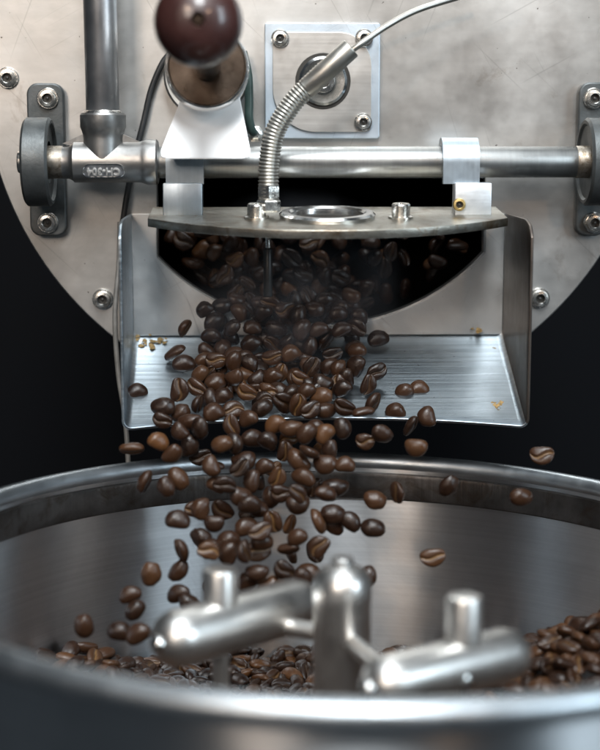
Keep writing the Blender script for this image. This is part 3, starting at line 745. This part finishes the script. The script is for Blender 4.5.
LF = {'o': ('dark roasted coffee bean tumbling out of the roaster door opening', 'beans in the door opening'),
      't': ('roasted coffee bean pouring down over the chute tray', 'beans pouring over the chute'),
      'g': ('roasted coffee bean falling between the chute lip and the bin rim', 'beans falling past the chute lip'),
      'b': ('roasted coffee bean falling inside the cooling bin above the stirrer', 'beans falling into the bin')}
def fallY(v):
    if v < 336: return -.008-.012*max(0, (v-290)/46)
    if v < 430: return ytray(v)-.010
    return -.084-.050*(v-430)/170
for (u, v, al, k) in FALL:
    Y = fallY(v)-rb.uniform(0, .012)
    if u > 385 and v < 430: Y = ytray(v)-.0045
    key = 'o' if v < 325 else 't' if v < 430 else 'g' if v < 462 else 'b'
    bean(settle(u, v, Y, 0), orient(al, k), describe(u, v, al, k), LF[key][1], sc=rb.uniform(.86, 1.04))
for (u, v, al, k, lab) in LONE:
    Y = fallY(v)-.004
    if u == 137: Y = ytray(v)-.004
    bean(P(u, v, Y), orient(al, k), lab, None, sc=1.0)
# beans crowding the opening
cnt = 0
while cnt < 100:
    u, v = rb.uniform(165, 475), rb.uniform(228, 318)
    x, z = XZ(u, v, .004)
    if math.hypot(x-ocx, z-ocz) > oR-.006 or x < x0+.006 or x > x1-.006: continue
    dens = 1.0 if u < 300 else .8 if u < 390 else .35
    if rb.random() > dens*(.45+.55*min(1, (v-222)/50)): continue
    p = P(u, v, rb.uniform(.004, .03) if u > 175 and u < 400 else rb.uniform(.012, .03))
    if any((p-q).length < .0068 for q in placed): continue
    al, k = rb.uniform(0, 180), rb.choice('ddce')
    bean(p, orient(al, k, .4), describe(u, v, al, k), LF['o'][1], sc=rb.uniform(.86, 1.02)); cnt += 1
# more beans behind the front ones of the stream
cnt = tries = 0
while cnt < 64 and tries < 20000:
    tries += 1
    v = rb.uniform(295, 400); m_, hw_ = 283+(v-300)*-.05, 78-(v-300)*.04
    u = m_+rb.uniform(-1, 1)*hw_
    Y = min(ytray(v)-rb.uniform(.005, .016), -.004) if v > 336 else rb.uniform(-.018, -.003)
    p = P(u, v, Y)
    if any((p-q).length < .0056 for q in placed): continue
    al, k = rb.uniform(0, 180), rb.choice('ddc')
    bean(p, orient(al, k, .4), describe(u, v, al, k), LF['o' if v < 325 else 't'][1], sc=rb.uniform(.86, 1.02)); cnt += 1

# further beans between those of the falling stream
cnt = tries = 0
while cnt < 26 and tries < 9000:
    tries += 1
    v = rb.triangular(436, 600, 470); f_ = (v-436)/164
    u = rb.uniform(185+10*f_, 345-35*f_)
    p = P(u, v, fallY(v)-rb.uniform(-.012, .022))
    if any((p-q).length < .0085 for q in placed): continue
    al, k = rb.uniform(0, 180), rb.choice('ddce')
    bean(p, orient(al, k, .4), describe(u, v, al, k), LF['g' if v < 462 else 'b'][1], sc=rb.uniform(.82, .98)); cnt += 1
# heap inside the bin: nearest and largest beans singly, the rest as one mass
def heap(x, y):
    g = lambda cx, cy, s, h: h*math.exp(-((x-cx)**2+(y-cy)**2)/(2*s*s))
    return BZ-.096+g(-.092, -.105, .034, .022)+g(.165, -.150, .052, .052)+.004*noise.noise(Vector((x*40, y*40, 0)))
heap_pts = []
tries = 0; cell = {}
while tries < 60000 and len(heap_pts) < 1900:
    tries += 1
    a, q = rb.uniform(0, 2*math.pi), math.sqrt(rb.random())*(BR-.011)
    x, y = BX+q*math.cos(a), BYc+q*math.sin(a)
    p = Vector((x, y, heap(x, y)+rb.uniform(-.003, .0025)))
    if (Vector((x, y))-HUB.xy).length < hr+.005: continue
    key = (int(x//.008), int(y//.008)); near = [w_ for i in (-1, 0, 1) for j in (-1, 0, 1) for w_ in cell.get((key[0]+i, key[1]+j), [])]
    if any((p-w_).length < .0058 for w_ in near): continue
    cell.setdefault(key, []).append(p); heap_pts.append(p)
from bpy_extras.object_utils import world_to_camera_view
bpy.context.view_layer.update()
def seen(p):
    c = world_to_camera_view(SC, cam, p); 
    # camera view of the 4:5 frame; the near bin wall hides what lies low in front
    d = p-CAM; t = None
    u = 300+0; 
    rimfront = PZ(300, 712, BZ)
    # ray from the camera through p must pass over the near rim
    dx, dy = d.x, d.y; ox, oy = CAM.x-BX, CAM.y-BYc
    A_ = dx*dx+dy*dy; B_ = 2*(ox*dx+oy*dy); C_ = ox*ox+oy*oy-BR*BR; disc = B_*B_-4*A_*C_
    if disc < 0: return False
    s = (-B_-math.sqrt(disc))/(2*A_); return CAM.z+d.z*s > BZ+.004
SC.render.resolution_x, SC.render.resolution_y = 819, 1024
def inframe(p):
    c = world_to_camera_view(SC, cam, p); return -.02 < c.x < 1.02 and 0 < c.y < 1
vis = [p for p in heap_pts if seen(p) and inframe(p)]
vis.sort(key=lambda p: (p-CAM).length)
NB = len([o for o in COL.objects if o.name.startswith('coffee_bean')])
single = vis[:max(12, 320-NB)]
sset = {id(p) for p in single}
def rot_any(flat=.5):
    q = Matrix.Rotation(rb.uniform(0, 6.28), 3, 'Z') @ Matrix.Rotation(rb.choice((0, math.pi))+rb.gauss(0, flat), 3, 'X') @ Matrix.Rotation(rb.gauss(0, .35), 3, 'Y'); return q
for p in single:
    right = p.x > HUB.x+.04; left = p.x < -.02
    if right: lab, grp = 'roasted coffee bean in the heap at the right side of the bin', 'beans heaped right in the bin'
    elif left: lab, grp = 'roasted coffee bean in the heap at the left side of the bin', 'beans heaped left in the bin'
    else: lab, grp = 'roasted coffee bean lying on the bin floor around the centre post', 'beans around the stirrer post'
    q = math.hypot(p.x-BX, p.y-BYc)
    lab += (', against the wall' if q > BR-.022 else ', one row off the wall' if q > BR-.04 else ', midway to the post' if q > BR-.075 else ', near the post')
    lab += (', at the back' if p.y > -.13 else ', level with the post' if p.y > -.22 else ', at the front')
    lab = lab.replace('roasted coffee bean', 'bean').replace('the heap at the right side of the bin', 'the right heap').replace('the heap at the left side of the bin', 'the left heap').replace('lying on the bin floor around the centre post', 'on the floor between the arms')
    bean(p, rot_any(), lab, grp, sc=rb.uniform(.86, 1.04))
src = [bean_mesh('coffee_bean', .0057, .0041, .0032, 20+k, 10, 16) for k in range(3)]
data = []
for me in src:
    data.append(([v.co.copy() for v in me.vertices], [tuple(pl.vertices) for pl in me.polygons], [a.value for a in me.attributes['crease'].data]))
V, F, C, T = [], [], [], []
for p in heap_pts:
    if id(p) in sset: continue
    vs, fs, cr = rb.choice(data); q = rot_any(); b0 = len(V); t = rb.random()
    V += [p+q @ v for v in vs]; F += [tuple(i+b0 for i in f) for f in fs]; C += cr; T += [t]*len(vs)
me = bpy.data.meshes.new('bean_heap'); me.from_pydata(V, [], F); me.shade_smooth()
me.attributes.new('crease', 'FLOAT', 'POINT').data.foreach_set('value', C)
me.attributes.new('tone', 'FLOAT', 'POINT').data.foreach_set('value', T)
tag(link('bean_heap', me, None, M['beanpile']), 'mass of roasted coffee beans covering the floor of the cooling bin', 'beans', None, 'stuff')

# ------------------------------------------------------------------ chaff stuck in the chute
def chaff(u, v, n, su, sv, size, label, Yf):
    bm = bmesh.new(); rr = random.Random(int(u*7+v))
    for _ in range(n):
        a, b = rr.gauss(u, su), rr.gauss(v, sv); p = P(a, b, Yf(b)-.0014); s = size*rr.uniform(.4, 1.2)
        vs = []
        k = rr.randint(5, 7); t0 = rr.random()*6
        for i in range(k):
            t = t0+2*math.pi*i/k; q = s*rr.uniform(.55, 1.1)
            vs.append(bm.verts.new(p+Vector((q*math.cos(t), q*math.sin(t)*.8-.0006, q*math.sin(t)*.35+rr.uniform(.0003, .0012)))))
        top = bm.verts.new(p+Vector((0, -.0006, s*.40+.0006)))
        for i in range(k): bm.faces.new((vs[i], vs[(i+1) % k], top))
        bm.faces.new(vs)
    return tag(link('chaff_clump', finish(bm, 'chaff', 25), None, M['chaff']), label, 'chaff', 'chaff stuck in the chute')
chaff(151, 345, 26, 9, 4, .0017, 'golden flakes of chaff in the left back corner of the chute tray', ytray)
chaff(499, 405, 9, 2.5, 3, .0018, 'golden chaff crumb near the right front corner of the chute tray', ytray)
chaff(477, 330.5, 4, 3, .8, .0022, 'small tan chaff crumb on the back panel seam right of the opening', lambda v: -.0025)
chaff(494, 350, 3, 1, 1, .0017, 'tiny brown chaff crumb beside the right side wall of the chute', ytray)

# ------------------------------------------------------------------ smoke rising from the fresh beans
sm = bpy.data.materials.new('smoke'); sm.use_nodes = True; nt = sm.node_tree
nt.nodes.remove(nt.nodes['Principled BSDF'])
pv = N(nt, 'ShaderNodeVolumePrincipled'); pv.inputs['Color'].default_value = (.85, .9, 1, 1)
tc = N(nt, 'ShaderNodeTexCoord')
nz = noise_n(nt, 4.0, tc.outputs['Generated'], 3, .55, .8)
gr = N(nt, 'ShaderNodeTexGradient', gradient_type='SPHERICAL')
mp = N(nt, 'ShaderNodeMapping'); mp.inputs['Location'].default_value = (-1, -1, -1); mp.inputs['Scale'].default_value = (2, 2, 2)
nt.links.new(tc.outputs['Generated'], mp.inputs[0]); nt.links.new(mp.outputs[0], gr.inputs[0])
ml = N(nt, 'ShaderNodeMath', operation='MULTIPLY'); nt.links.new(ramp(nt, nz, [(.42, (0,)*3), (.7, (1,)*3)]), ml.inputs[0]); nt.links.new(gr.outputs['Fac'], ml.inputs[1])
ms = N(nt, 'ShaderNodeMath', operation='MULTIPLY'); ms.inputs[1].default_value = 17.0; nt.links.new(ml.outputs[0], ms.inputs[0])
nt.links.new(ms.outputs[0], pv.inputs['Density']); nt.links.new(pv.outputs[0], nt.nodes['Material Output'].inputs['Volume'])
bm = bmesh.new(); bmesh.ops.create_icosphere(bm, subdivisions=3, radius=1)
c = P(295, 285, -.035)
bmesh.ops.transform(bm, matrix=Matrix.LocRotScale(c, None, (.060, .030, .048)), verts=bm.verts)
tag(link('smoke', finish(bm, 'smoke', 60), None, sm), 'thin bluish smoke rising from the fresh beans under the door', 'smoke', None, 'stuff')
